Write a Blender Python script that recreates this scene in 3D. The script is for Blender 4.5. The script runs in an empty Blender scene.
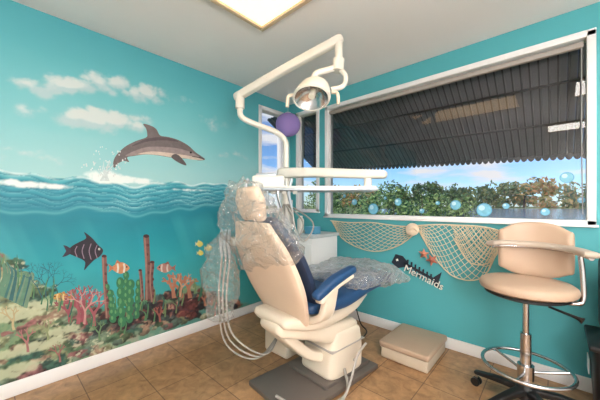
import bpy, bmesh, math, random
import numpy as np
from mathutils import Vector, Matrix, noise, geometry
random.seed(4); np.random.seed(4)
scene = bpy.context.scene
try:
    scene.view_settings.view_transform = 'Standard'
    scene.view_settings.look = 'None'
except Exception as e:
    print(e)

# ------------------------------------------------------------------ surveyed room
CAM = Vector((2.482, -2.542, 1.18)); SY, CY = math.sin(math.radians(42.3)), math.cos(math.radians(42.3))
FPX = 282.0
def LW(px, py):       # survey: point of the mural wall (x=0)
    u = (px-300)/FPX; t = CAM.x/(SY-CY*u)
    return (CAM.y+t*(CY+SY*u), CAM.z-(py-205)/FPX*t)
def RW(px, py):       # survey: point of the window wall (y=0)
    u = (px-300)/FPX; t = -CAM.y/(CY+SY*u)
    return (CAM.x+t*(-SY+CY*u), CAM.z-(py-205)/FPX*t)

def lin(c):
    c = np.asarray(c, float)/255.0
    return np.where(c <= 0.04045, c/12.92, ((c+0.055)/1.055)**2.4)
def rgba(c):
    l = lin(c); return (float(l[0]), float(l[1]), float(l[2]), 1.0)

# ------------------------------------------------------------------ materials
def M(name, rgb, rough=.5, metal=0., var=.06, scale=6., bump=0., bscale=60., coat=0., emit=None, es=0.):
    m = bpy.data.materials.new(name); m.use_nodes = True
    nt = m.node_tree; N = nt.nodes; L = nt.links; b = N['Principled BSDF']
    tc = N.new('ShaderNodeTexCoord'); nz = N.new('ShaderNodeTexNoise')
    nz.inputs['Scale'].default_value = scale; nz.inputs['Detail'].default_value = 4
    L.new(tc.outputs['Object'], nz.inputs['Vector'])
    mx = N.new('ShaderNodeMix'); mx.data_type = 'RGBA'
    base = lin(rgb)
    a = np.clip(base*(1-var*2), 0, 1); c = np.clip(base*(1+var*2), 0, 1)
    mx.inputs[6].default_value = (*a, 1); mx.inputs[7].default_value = (*c, 1)
    L.new(nz.outputs['Fac'], mx.inputs[0]); L.new(mx.outputs[2], b.inputs['Base Color'])
    b.inputs['Roughness'].default_value = rough; b.inputs['Metallic'].default_value = metal
    b.inputs['Coat Weight'].default_value = coat
    if emit is not None:
        b.inputs['Emission Color'].default_value = rgba(emit); b.inputs['Emission Strength'].default_value = es
    if bump:
        n2 = N.new('ShaderNodeTexNoise'); n2.inputs['Scale'].default_value = bscale
        L.new(tc.outputs['Object'], n2.inputs['Vector'])
        bp = N.new('ShaderNodeBump'); bp.inputs['Strength'].default_value = bump; bp.inputs['Distance'].default_value = .01
        L.new(n2.outputs['Fac'], bp.inputs['Height']); L.new(bp.outputs[0], b.inputs['Normal'])
    return m

def M_plastic(name, base=.22, edge=.6, milk=.3, bd=.06):
    m = bpy.data.materials.new(name); m.use_nodes = True
    nt = m.node_tree; N = nt.nodes; L = nt.links; N.remove(N['Principled BSDF'])
    out = N['Material Output']
    tc = N.new('ShaderNodeTexCoord'); nz = N.new('ShaderNodeTexNoise'); nz.inputs['Scale'].default_value = 9
    nz.inputs['Detail'].default_value = 4; nz.inputs['Distortion'].default_value = 1.8
    L.new(tc.outputs['Object'], nz.inputs['Vector'])
    bp = N.new('ShaderNodeBump'); bp.inputs['Strength'].default_value = 1.0; bp.inputs['Distance'].default_value = bd
    L.new(nz.outputs['Fac'], bp.inputs['Height'])
    gl = N.new('ShaderNodeBsdfGlossy'); gl.inputs['Roughness'].default_value = .06
    L.new(bp.outputs[0], gl.inputs['Normal'])
    df = N.new('ShaderNodeBsdfTranslucent'); df.inputs['Color'].default_value = (.9, .93, .95, 1)
    d2 = N.new('ShaderNodeBsdfDiffuse'); d2.inputs['Color'].default_value = (.88, .9, .92, 1)
    md = N.new('ShaderNodeMixShader'); md.inputs[0].default_value = .6
    L.new(df.outputs[0], md.inputs[1]); L.new(d2.outputs[0], md.inputs[2])
    tr = N.new('ShaderNodeBsdfTransparent'); tr.inputs['Color'].default_value = (.985, .99, .99, 1)
    m1 = N.new('ShaderNodeMixShader'); m1.inputs[0].default_value = milk
    L.new(gl.outputs[0], m1.inputs[1]); L.new(md.outputs[0], m1.inputs[2])
    lw = N.new('ShaderNodeLayerWeight'); lw.inputs['Blend'].default_value = .35
    L.new(bp.outputs[0], lw.inputs['Normal'])
    ma = N.new('ShaderNodeMath'); ma.operation = 'MULTIPLY_ADD'; ma.inputs[1].default_value = edge; ma.inputs[2].default_value = base
    ma.use_clamp = True
    L.new(lw.outputs['Facing'], ma.inputs[0])
    m2 = N.new('ShaderNodeMixShader'); L.new(ma.outputs[0], m2.inputs[0])
    L.new(tr.outputs[0], m2.inputs[1]); L.new(m1.outputs[0], m2.inputs[2])
    L.new(m2.outputs[0], out.inputs['Surface'])
    return m

def M_glass():
    m = bpy.data.materials.new('window_glass'); m.use_nodes = True
    nt = m.node_tree; N = nt.nodes; L = nt.links; N.remove(N['Principled BSDF'])
    gl = N.new('ShaderNodeBsdfGlossy'); gl.inputs['Roughness'].default_value = .01
    tr = N.new('ShaderNodeBsdfTransparent')
    fr = N.new('ShaderNodeFresnel'); fr.inputs['IOR'].default_value = 1.7
    mx = N.new('ShaderNodeMixShader'); L.new(fr.outputs[0], mx.inputs[0])
    L.new(tr.outputs[0], mx.inputs[1]); L.new(gl.outputs[0], mx.inputs[2])
    L.new(mx.outputs[0], N['Material Output'].inputs['Surface'])
    return m

def M_floor():
    m = bpy.data.materials.new('floor_vinyl_tile'); m.use_nodes = True
    nt = m.node_tree; N = nt.nodes; L = nt.links; b = N['Principled BSDF']
    tc = N.new('ShaderNodeTexCoord')
    br = N.new('ShaderNodeTexBrick'); br.offset = 0; br.inputs['Scale'].default_value = 1
    br.inputs['Brick Width'].default_value = .305; br.inputs['Row Height'].default_value = .305
    br.inputs['Mortar Size'].default_value = .003; br.inputs['Mortar Smooth'].default_value = .3
    br.inputs['Color1'].default_value = rgba((162, 126, 90)); br.inputs['Color2'].default_value = rgba((180, 142, 104))
    br.inputs['Mortar'].default_value = rgba((104, 78, 56)); br.inputs['Bias'].default_value = 0
    L.new(tc.outputs['Object'], br.inputs['Vector'])
    n1 = N.new('ShaderNodeTexNoise'); n1.inputs['Scale'].default_value = 14; n1.inputs['Detail'].default_value = 8
    n1.inputs['Roughness'].default_value = .65; n1.inputs['Distortion'].default_value = .6
    L.new(tc.outputs['Object'], n1.inputs['Vector'])
    cr_ = N.new('ShaderNodeValToRGB'); e = cr_.color_ramp.elements
    e[0].position = .3; e[0].color = (.5, .46, .42, 1); e[1].position = .68; e[1].color = (1.16, 1.13, 1.08, 1)
    L.new(n1.outputs['Fac'], cr_.inputs[0])
    mx = N.new('ShaderNodeMix'); mx.data_type = 'RGBA'; mx.blend_type = 'MULTIPLY'; mx.inputs[0].default_value = .9
    L.new(br.outputs['Color'], mx.inputs[6]); L.new(cr_.outputs[0], mx.inputs[7])
    L.new(mx.outputs[2], b.inputs['Base Color']); b.inputs['Roughness'].default_value = .33
    return m

cream = M('cream_plastic', (220, 208, 190), .35, 0, .02)
beige = M('beige_vinyl', (218, 196, 174), .45, 0, .03, 5, .05)
white = M('white_paint', (236, 236, 236), .4, 0, .01)
whitep = M('white_enamel', (224, 222, 214), .3, 0, .01, coat=.3)
tan = M('tan_vinyl', (186, 160, 138), .42, 0, .03, 5, .05)
blue = M('blue_vinyl', (34, 70, 112), .4, 0, .05)
navy = M('navy_vinyl', (38, 52, 78), .45, 0, .05)
dark = M('dark_grey_metal', (110, 102, 96), .45, .3, .05)
black = M('black_plastic', (20, 20, 22), .45, 0, .05)
chrome = M('chrome', (205, 205, 208), .18, 1., .02)
greym = M('brushed_steel', (176, 186, 194), .35, .5, .03)
hose = M('hose_grey', (168, 164, 158), .5, 0, .03)
teal = M('teal_wall_paint', (80, 170, 178), .6, 0, .05, 1.5)
ceilm = M('ceiling_paint', (236, 235, 235), .8, 0, .015, 2, .05, 150)
plaster = M('pale_plaster', (238, 238, 238), .8, 0, .02)
purple = M('purple_paper', (160, 136, 208), .7, 0, .05)
netm = M('net_twine', (214, 202, 174), .8, 0, .08)
glass = M_glass(); film = M_plastic('clear_plastic_film', .09, .5); film2 = M_plastic('clear_plastic_bag', .10, .5)

# ------------------------------------------------------------------ geometry kit
def crs(P, sub):
    P = np.asarray(P, float)
    if len(P) < 3 or sub < 2:
        if len(P) == 2 and sub > 1:
            return np.array([P[0]+(P[1]-P[0])*i/sub for i in range(sub+1)])
        return P
    E = np.vstack([2*P[0]-P[1], P, 2*P[-1]-P[-2]]); out = []
    for i in range(1, len(E)-2):
        for k in range(sub):
            t = k/sub; a, b, c, d = E[i-1], E[i], E[i+1], E[i+2]
            out.append(.5*((2*b)+(-a+c)*t+(2*a-5*b+4*c-d)*t*t+(-a+3*b-3*c+d)*t**3))
    out.append(P[-1]); return np.array(out)

class Geo:
    def __init__(s): s.v = []; s.f = []; s.m = []; s.mats = []
    def mi(s, mat):
        if mat not in s.mats: s.mats.append(mat)
        return s.mats.index(mat)
    def add(s, vs, fs, mat):
        o = len(s.v); k = s.mi(mat)
        s.v += [tuple(map(float, p)) for p in vs]
        for f in fs: s.f.append(tuple(i+o for i in f)); s.m.append(k)
    def loft(s, pts, W, T, mat, side=(1, 0, 0), e=4., sub=6, seg=28, crumple=0., cf=9., capr=None):
        n = len(pts)
        W = [W]*n if not hasattr(W, '__len__') else W; T = [T]*n if not hasattr(T, '__len__') else T
        A = crs([list(p)+[w, t] for p, w, t in zip(pts, W, T)], sub)
        C = A[:, :3]; tg = np.gradient(C, axis=0); rings = []
        S0 = np.array(side, float)
        def ring(c, t, w, th):
            t = t/np.linalg.norm(t); nn = np.cross(t, S0); nn /= np.linalg.norm(nn); ss = np.cross(nn, t)
            r = []
            for i in range(seg):
                a = 2*math.pi*i/seg; ca, sa = math.cos(a), math.sin(a)
                x = math.copysign(abs(ca)**(2/e), ca)*w/2; y = math.copysign(abs(sa)**(2/e), sa)*th/2
                r.append(c+ss*x+nn*y)
            return r
        def caps(i, sg):
            c, t, w, th = C[i], tg[i]/np.linalg.norm(tg[i]), A[i, 3], A[i, 4]
            R = (min(w, th)/2*.95) if capr is None else capr
            out = []
            for ph in (30, 60, 88):
                p = math.radians(ph); k = R*(1-math.cos(p))
                out.append(ring(c+sg*t*R*math.sin(p), t, max(w-2*k, .002), max(th-2*k, .002)))
            return out
        rings = caps(0, -1)[::-1]+[ring(C[i], tg[i], A[i, 3], A[i, 4]) for i in range(len(C))]+caps(len(C)-1, 1)
        vs = [p for r in rings for p in r]
        if crumple:
            nv = []
            for p in vs:
                q = Vector(p)*cf
                d = noise.noise_vector(q)*crumple + noise.noise_vector(q*2.7+Vector((5, 3, 1)))*crumple*.55 + noise.noise_vector(q*6+Vector((2, 7, 1)))*crumple*.2
                nv.append(Vector(p)+d)
            vs = nv
        fs = []
        for i in range(len(rings)-1):
            for j in range(seg):
                k = (j+1) % seg
                fs.append((i*seg+j, i*seg+k, (i+1)*seg+k, (i+1)*seg+j))
        fs.append(tuple(range(seg))[::-1]); b = (len(rings)-1)*seg; fs.append(tuple(range(b, b+seg)))
        s.add(vs, fs, mat)
    def tube(s, pts, r, mat, sub=6, seg=10):
        n = len(pts); R = [r]*n if not hasattr(r, '__len__') else r
        A = crs([list(p)+[q] for p, q in zip(pts, R)], sub); C = A[:, :3]
        tg = np.gradient(C, axis=0); up = None; vs = []
        for i in range(len(C)):
            t = Vector(tg[i]).normalized()
            if up is None:
                up = t.orthogonal().normalized()
            up = (up-t*up.dot(t)).normalized(); bi = t.cross(up)
            for j in range(seg):
                a = 2*math.pi*j/seg
                vs.append(Vector(C[i])+(up*math.cos(a)+bi*math.sin(a))*A[i, 3])
        fs = []
        for i in range(len(C)-1):
            for j in range(seg):
                k = (j+1) % seg; fs.append((i*seg+j, i*seg+k, (i+1)*seg+k, (i+1)*seg+j))
        fs.append(tuple(range(seg))[::-1]); b = (len(C)-1)*seg; fs.append(tuple(range(b, b+seg)))
        s.add(vs, fs, mat)
    def box(s, c, d, mat, rz=0, rx=0, ry=0, bev=.004, seg=2):
        bm = bmesh.new(); bmesh.ops.create_cube(bm, size=1)
        bmesh.ops.scale(bm, vec=d, verts=bm.verts)
        if bev: bmesh.ops.bevel(bm, geom=bm.edges[:], offset=bev, segments=seg, profile=.5, affect='EDGES')
        mt = Matrix.Translation(c) @ Matrix.Rotation(rz, 4, 'Z') @ Matrix.Rotation(ry, 4, 'Y') @ Matrix.Rotation(rx, 4, 'X')
        bmesh.ops.transform(bm, matrix=mt, verts=bm.verts); bm.verts.index_update()
        s.add([v.co for v in bm.verts], [[v.index for v in f.verts] for f in bm.faces], mat); bm.free()
    def lathe(s, prof, mat, o=(0, 0, 0), axis=(0, 0, 1), seg=36, sx=1., sy=1.):
        q = Vector((0, 0, 1)).rotation_difference(Vector(axis).normalized())
        vs = []; n = len(prof)
        for r, z in prof:
            for j in range(seg):
                a = 2*math.pi*j/seg
                vs.append(q @ Vector((max(r, .0005)*math.cos(a)*sx, max(r, .0005)*math.sin(a)*sy, z))+Vector(o))
        fs = []
        for i in range(n-1):
            for j in range(seg):
                k = (j+1) % seg; fs.append((i*seg+j, i*seg+k, (i+1)*seg+k, (i+1)*seg+j))
        s.add(vs, fs, mat)
    def poly(s, p3, mat):
        tri = geometry.tessellate_polygon([[Vector(p) for p in p3]])
        s.add(p3, [tuple(t) for t in tri], mat)
    def build(s, name, parent=None, loc=None, ang=40, smooth=True, rot=None):
        me = bpy.data.meshes.new(name); me.from_pydata(s.v, [], s.f)
        for m in s.mats: me.materials.append(m)
        me.polygons.foreach_set('material_index', s.m)
        if smooth:
            me.polygons.foreach_set('use_smooth', [True]*len(me.polygons))
            me.set_sharp_from_angle(angle=math.radians(ang))
        me.update()
        ob = bpy.data.objects.new(name, me); scene.collection.objects.link(ob)
        if parent: ob.parent = parent
        if loc: ob.location = loc
        if rot: ob.rotation_euler = rot
        return ob

def empty(name, loc=(0, 0, 0), rz=0):
    e = bpy.data.objects.new(name, None); scene.collection.objects.link(e)
    e.location = loc; e.rotation_euler = (0, 0, rz); e.empty_display_size = .1; return e

# ------------------------------------------------------------------ room shell
H = 2.44; X1 = 3.95; Y1 = -4.2; TH = .12
def wall_holes(name, ax, a0, a1, p0, p1, holes, mat):
    cuts = sorted({a0, a1, *[h[0] for h in holes], *[h[1] for h in holes]})
    zs = sorted({0, H, *[h[2] for h in holes], *[h[3] for h in holes]})
    G = Geo()
    for i in range(len(cuts)-1):
        for k in range(len(zs)-1):
            ca = (cuts[i]+cuts[i+1])/2; cz = (zs[k]+zs[k+1])/2
            if any(h[0] < ca < h[1] and h[2] < cz < h[3] for h in holes): continue
            da = cuts[i+1]-cuts[i]; dz = zs[k+1]-zs[k]; pc = (p0+p1)/2; dp = p1-p0
            if ax == 'x': G.box((ca, pc, cz), (da, dp, dz), mat, bev=0)
            else: G.box((pc, ca, cz), (dp, da, dz), mat, bev=0)
    return G.build(name, smooth=False)
W1 = (.565, 2.655, 1.05, 2.275); W2 = (.12, .46, 1.10, 2.30); W3 = (-.50, -.11, 1.10, 2.30)
wall_holes('wall_back', 'x', 0, X1, 0, TH, [W1, W2], teal)
wall_holes('wall_left', 'y', Y1, TH, -TH, 0, [W3], teal)
G = Geo(); G.box((X1+.06, (Y1)/2, H/2), (.12, -Y1+.24, H), plaster, bev=0); G.build('wall_right', smooth=False)
G = Geo(); G.box((X1/2, Y1-.06, H/2), (X1, .12, H), plaster, bev=0); G.build('wall_front', smooth=False)
G = Geo(); G.box((X1/2, Y1/2, -.05), (X1+.3, -Y1+.3, .1), M_floor(), bev=0); G.build('floor', smooth=False)
G = Geo(); G.box((X1/2, Y1/2, H+.05), (X1+.3, -Y1+.3, .1), ceilm, bev=0); G.build('ceiling', smooth=False)
def base(name, c, d):
    G = Geo(); G.box(c, d, white, bev=.004); G.build(name)
base('baseboard_left', (.0085, Y1/2, .047), (.013, -Y1-.01, .09))
base('baseboard_back', (X1/2+.01, -.0085, .047), (X1-.03, .013, .09))

def window(name, ax, h, out, sill=True):
    a0, a1, z0, z1 = h; w = .042; G = Geo(); e = empty(name)
    def bx(ca, cz, da, dz, p, dp, mat=white):
        if ax == 'x': G.box((ca, p, cz), (da, dp, dz), mat, bev=.003)
        else: G.box((-p, ca, cz), (dp, da, dz), mat, bev=.003)
    P = .04; D = .10
    bx((a0+a1)/2, z1-w/2+.01, a1-a0+.02, w, P-.002, D); bx((a0+a1)/2, z0+w/2-.01, a1-a0+.02, w, P-.002, D)
    bx(a0+w/2-.01, (z0+z1)/2, w, z1-z0, P-.002, D); bx(a1-w/2+.01, (z0+z1)/2, w, z1-z0, P-.002, D)
    if sill: bx((a0+a1)/2, z0-.002, a1-a0+.04, .016, -.010, .03)
    G.build('frame', e)
    G = Geo()
    m = .02
    if ax == 'x': G.add([(a0+m, .05, z0+m), (a1-m, .05, z0+m), (a1-m, .05, z1-m), (a0+m, .05, z1-m)], [(0, 1, 2, 3)], glass)
    else: G.add([(-.05, a0+m, z0+m), (-.05, a1-m, z0+m), (-.05, a1-m, z1-m), (-.05, a0+m, z1-m)], [(0, 1, 2, 3)], glass)
    G.build('glass', e, smooth=False)
    return e
w1 = window('window_1', 'x', W1, 1); w2 = window('window_2', 'x', W2, 1); w3 = window('window_3', 'y', W3, 1)
blindm = M('blind_rail', (160, 152, 146), .5, 0, .02)
G = Geo(); G.box((1.61, .012, 2.205), (2.0, .035, .035), blindm, bev=.006)
G.tube([(2.60, .005, 2.2), (2.60, .0, 1.6), (2.605, .0, 1.12)], .0035, M('blind_wand', (150, 150, 150), .3), sub=3)
G.build('blind_headrail', w1)

# ------------------------------------------------------------------ ocean mural (painted wall surface)
def vnoise(Yc, Zc, fy, fz, seed):
    rs = np.random.RandomState(seed); g = rs.rand(256, 256)
    y = (Yc+10)*fy; z = (Zc+10)*fz
    yi = np.floor(y).astype(int); zi = np.floor(z).astype(int); a = y-yi; b = z-zi
    a = a*a*(3-2*a); b = b*b*(3-2*b)
    g0 = g[yi % 256, zi % 256]; g1 = g[(yi+1) % 256, zi % 256]; g2 = g[yi % 256, (zi+1) % 256]; g3 = g[(yi+1) % 256, (zi+1) % 256]
    return (g0*(1-a)+g1*a)*(1-b)+(g2*(1-a)+g3*a)*b
def fbm(Yc, Zc, fy, fz, seed, o=5):
    s = 0; am = 1; t = 0
    for i in range(o):
        s = s+am*vnoise(Yc, Zc, fy*2**i, fz*2**i, seed+i); t += am; am *= .55
    return s/t
st = .0055
ys = np.arange(-3.2, -.0005, st); ys[-1] = -.001; zs = np.arange(0.0, H, st); zs[-1] = H-.001
YY, ZZ = np.meshgrid(ys, zs, indexing='ij')
def ramp(x, xs, cols):
    L = np.array([lin(c) for c in cols]); return np.stack([np.interp(x, xs, L[:, i]) for i in range(3)], -1)
def blend(C, col, a):
    return C*(1-a[..., None])+np.asarray(col)*a[..., None]
def sst(a, b, x):
    t = np.clip((x-a)/(b-a), 0, 1); return t*t*(3-2*t)
def blob(px, py, ry, rz):
    y, z = LW(px, py); return np.exp(-(((YY-y)/ry)**2+((ZZ-z)/rz)**2))
n1 = fbm(YY, ZZ, 2.2, 3.5, 11); n2 = fbm(YY, ZZ, 7, 9, 31); n3 = fbm(YY, ZZ, 22, 24, 51, 4)
sky = ramp(ZZ+.16*(n1-.5), [1.3, 1.5, 1.7, 1.95, 2.2, 2.44], [(164, 208, 209), (150, 204, 208), (130, 198, 204), (110, 190, 198), (90, 178, 188), (78, 168, 180)])
cov = np.zeros_like(YY); lit = np.zeros_like(YY)
rsn = np.random.RandomState(8)
for (cx, cy, sx, sy, n, al) in [(68, 86, 20, 6, 16, 1), (100, 82, 14, 5, 10, .9), (140, 94, 22, 5, 16, .95), (92, 118, 28, 7, 22, 1), (122, 124, 24, 5, 16, .9), (24, 84, 14, 4, 8, .7), (30, 112, 22, 4, 8, .45),
                         (215, 122, 20, 7, 9, .5), (180, 100, 14, 4, 6, .4), (235, 155, 14, 4, 6, .5), (20, 152, 24, 5, 9, .4), (60, 160, 26, 4, 10, .35), (215, 168, 25, 4, 8, .35), (75, 30, 30, 6, 7, .2), (20, 40, 20, 6, 6, .2)]:
    for k in range(n):
        y, z = LW(cx+rsn.normal(0, sx*.55), cy+rsn.normal(0, sy*.5)); r = rsn.uniform(.03, .07)
        g = np.exp(-(((YY-y)/(r*1.35))**2+((ZZ-z)/r)**2)*1.2)*al
        cov = np.maximum(cov, g*.8)+g*.10
        lit += g*np.clip((ZZ-z)/r+.4, -1, 1)*.5
cov = cov+((n3-.5)*.8+(n2-.5)*.5)*np.clip(cov*2, 0, 1)
cm = sst(.25, 1.0, cov)*.72
sky = blend(sky, lin((190, 206, 210)), cm)
sky = blend(sky, lin((232, 232, 228)), sst(.1, .9, lit+(n3-.5)*.8)*cm*.7)
# water
surf = 1.372+.022*np.sin(YY*4.6+.6)+.014*np.sin(YY*12+1)+.010*np.sin(YY*27+2)
dep = surf-ZZ
sea = ramp(dep, [0, .05, .13, .22, .30, .42, .62, .95, 1.4], [(80, 176, 190), (48, 156, 174), (38, 146, 166), (22, 130, 150), (14, 126, 144), (14, 134, 150), (34, 152, 164), (62, 166, 170), (76, 160, 158)])
sea = sea*(1+.3*(n1-.5)[..., None])
band = sst(.25, .17, dep)*sst(-.002, .004, dep)
for sc, am, ph, ky in ((.052, .016, 0, 6.1), (.034, .012, 2., 10.7)):
    w_ = dep+am*np.sin(YY*ky+ph+2.5*n1)+.008*np.sin(YY*29+ph)+.02*(n2-.5)
    fr = (w_/sc) % 1.0
    sea = blend(sea, lin((158, 216, 222)), np.clip(band*np.exp(-fr*5.5)*(.35+.8*sst(.35, .65, n2)), 0, 1)*.55)
    sea = blend(sea, lin((8, 94, 122)), band*sst(.45, 1., fr)*.42)
edge = np.exp(-((dep-.008)/.009)**2)
sea = blend(sea, lin((222, 240, 240)), edge*sst(.35, .65, n2)*.8)
low = np.exp(-((dep-.235-.02*np.sin(YY*7))/.010)**2)
sea = blend(sea, lin((120, 200, 206)), low*.35)
ray = sst(.5, .75, fbm(YY+.35*ZZ, ZZ*0, 5, 1, 301, 3))*sst(.25, .4, dep)*sst(1.0, .4, dep)
sea = blend(sea, lin((80, 180, 190)), ray*.3)
C = np.where((dep > 0)[..., None], sea, sky)
foam = np.clip((blob(104, 176, .12, .05)+blob(128, 180, .24, .03)+.8*blob(45, 186, .18, .025)+.7*blob(10, 182, .1, .025)+.6*blob(190, 190, .25, .018)+.5*blob(235, 188, .3, .015))*(.2+1.8*n3), 0, 1)
C = blend(C, lin((236, 244, 244)), sst(.35, .9, foam)*.9)
# reef
prof = [(-12, 244), (0, 250), (10, 256), (20, 270), (34, 284), (50, 292), (66, 296), (80, 308), (100, 306), (125, 310), (150, 298), (175, 292), (192, 284), (210, 292), (235, 302), (256, 302), (289, 297)]
pw = [LW(*p) for p in prof]
top = np.interp(YY, [-3.3]+[p[0] for p in pw], [1.0]+[p[1] for p in pw])+.09*(fbm(YY, ZZ, 10, 10, 91)-.5)
inr = sst(-.02, .02, top-ZZ)
q = fbm(YY, ZZ, 5, 6, 101); q2 = fbm(YY, ZZ, 14, 16, 121); q3 = fbm(YY, ZZ, 40, 42, 141, 3)
reef = ramp(.6*q+.4*q2, [.30, .40, .46, .52, .58, .66, .75], [(28, 90, 90), (52, 116, 100), (84, 132, 100), (124, 152, 116), (104, 140, 108), (160, 168, 136), (176, 130, 120)])
rk = sst(.4, .8, blob(150, 318, .46, .11)+.9*blob(200, 302, .24, .08)+.7*blob(75, 320, .2, .06))
rocks = ramp(.45*q2+.55*q3, [.34, .44, .5, .56, .64, .72], [(24, 22, 30), (60, 42, 50), (108, 60, 62), (56, 62, 74), (164, 108, 92), (190, 166, 150)])
reef = reef*(1-rk[..., None])+rocks*rk[..., None]
sandm = sst(.05, -.02, ZZ-(.10+.10*sst(-2.4, -.6, YY)+.05*q2))
reef = blend(reef, lin((92, 150, 142)), sandm*sst(-2.2, -1.3, YY)*.8)
C = C*(1-inr[..., None])+reef*inr[..., None]
heads = []
for k in range(250):
    x = rsn.uniform(-6, 246); yb = np.interp(x, [p[0] for p in prof], [p[1] for p in prof]); yf = 398-.337*x-12
    if x > 110: yf = min(yf, yb+34)
    if yf-yb < 3: continue
    y = yb+(yf-yb)*rsn.uniform(0, 1)**.9; heads.append((y, x, rsn.uniform(3, 9)*(1.1 if x < 80 else .7)))
heads.sort()
palL = [(116, 142, 104), (84, 118, 88), (148, 158, 120), (190, 190, 160), (160, 104, 108), (62, 108, 96), (170, 140, 120), (128, 152, 128), (66, 96, 68), (96, 120, 110)]
palR = [(50, 38, 48), (124, 70, 68), (160, 104, 88), (48, 52, 64), (78, 98, 96), (32, 28, 38), (176, 140, 120), (96, 54, 60)]
for (y, x, r) in heads:
    yc, zc = LW(x, y); rr = r*.0078*(1+.25*(x/250)); pal = palL if (x < 92 or y > 338-.2*(x-92)) else palR
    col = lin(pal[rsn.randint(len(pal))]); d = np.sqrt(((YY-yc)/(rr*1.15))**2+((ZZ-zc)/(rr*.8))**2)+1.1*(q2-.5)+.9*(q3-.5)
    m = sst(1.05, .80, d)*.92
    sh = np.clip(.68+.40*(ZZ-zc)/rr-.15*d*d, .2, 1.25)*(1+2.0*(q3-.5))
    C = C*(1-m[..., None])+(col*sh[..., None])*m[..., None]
    if rsn.rand() < .4 and x < 110:
        dots = m*sst(.60, .70, fbm(YY, ZZ, 60, 60, 400+int(x), 2)); C = blend(C, lin((206, 208, 178)), dots*.7)
for (px, py, ry, rz) in ((18, 312, .20, .07), (40, 345, .26, .05), (10, 372, .22, .05), (60, 332, .14, .04), (5, 285, .1, .06)):
    C = blend(C, lin((196, 202, 170)), inr*sst(.5, .9, blob(px, py, ry, rz)*(.2+1.6*q3+.4*q2))*.75)
C = np.clip(C, 0, 1)
ny, nz_ = YY.shape
co = np.stack([np.full_like(YY, .0025), YY, ZZ], -1).reshape(-1, 3)
idx = np.arange(ny*nz_).reshape(ny, nz_)
a = idx[:-1, :-1]; b = idx[1:, :-1]; c = idx[1:, 1:]; d = idx[:-1, 1:]
cyc = (YY[:-1, :-1]+YY[1:, 1:])/2; czc = (ZZ[:-1, :-1]+ZZ[1:, 1:])/2
keep = ~((cyc > W3[0]) & (cyc < W3[1]) & (czc > W3[2]) & (czc < W3[3]))
F = np.stack([a[keep], b[keep], c[keep], d[keep]], -1)
me = bpy.data.meshes.new('ocean_mural')
me.vertices.add(len(co)); me.vertices.foreach_set('co', co.ravel())
me.loops.add(F.size); me.loops.foreach_set('vertex_index', F.ravel().astype(np.int32))
me.polygons.add(len(F)); me.polygons.foreach_set('loop_start', np.arange(0, F.size, 4, dtype=np.int32))
me.update(calc_edges=True)
at = me.color_attributes.new('paint', 'FLOAT_COLOR', 'POINT')
at.data.foreach_set('color', np.concatenate([C.reshape(-1, 3), np.ones((len(co), 1))], 1).astype(np.float32).ravel())
mp = bpy.data.materials.new('mural_paint'); mp.use_nodes = True
an = mp.node_tree.nodes.new('ShaderNodeAttribute'); an.attribute_name = 'paint'
bs = mp.node_tree.nodes['Principled BSDF']; bs.inputs['Roughness'].default_value = .6
mp.node_tree.links.new(an.outputs['Color'], bs.inputs['Base Color'])
me.materials.append(mp)
mural = bpy.data.objects.new('ocean_mural', me); scene.collection.objects.link(mural)

# painted figures on the mural
_pc = {}
def paint(rgb, var=.16):
    k = tuple(rgb)
    if k not in _pc: _pc[k] = M('mural_paint_%d_%d_%d' % k, tuple(v*.91 for v in rgb), .6, 0, var, 30)
    return _pc[k]
def wp(p, lay): y, z = LW(*p); return (.0032+lay*.0006, y, z)
def pshape(G, pts, rgb, lay=0, sm=5, closed=True):
    P = np.array(pts, float)
    if sm > 1:
        Q = np.vstack([P[-1], P, P[0], P[1]]); out = []
        for i in range(1, len(P)+1):
            for k in range(sm):
                t = k/sm; a, b, c, d = Q[i-1], Q[i], Q[i+1], Q[i+2]
                out.append(.5*((2*b)+(-a+c)*t+(2*a-5*b+4*c-d)*t*t+(-a+3*b-3*c+d)*t**3))
        P = np.array(out)
    G.poly([wp(p, lay) for p in P], paint(rgb))
def pstroke(G, pts, w, rgb, lay=0, sub=5):
    n = len(pts); Wd = [w]*n if not hasattr(w, '__len__') else w
    lay += random.random()*.35
    A = crs([list(p)+[q] for p, q in zip(pts, Wd)], sub); tg = np.gradient(A[:, :2], axis=0)
    vs = []
    for i in range(len(A)):
        t = tg[i]/(np.linalg.norm(tg[i])+1e-9); nn = np.array([-t[1], t[0]])*A[i, 2]/2
        vs += [wp(A[i, :2]+nn, lay), wp(A[i, :2]-nn, lay)]
    G.add(vs, [(2*i, 2*i+1, 2*i+3, 2*i+2) for i in range(len(A)-1)], paint(rgb))
def pell(G, cx, cy, rx, ry, rgb, lay=0, rot=0, n=20):
    lay += random.random()*.35
    c, s_ = math.cos(rot), math.sin(rot)
    pts = [(cx+rx*math.cos(t)*c-ry*math.sin(t)*s_, cy+rx*math.cos(t)*s_+ry*math.sin(t)*c) for t in [2*math.pi*i/n for i in range(n)]]
    pshape(G, pts, rgb, lay, sm=1)

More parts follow.
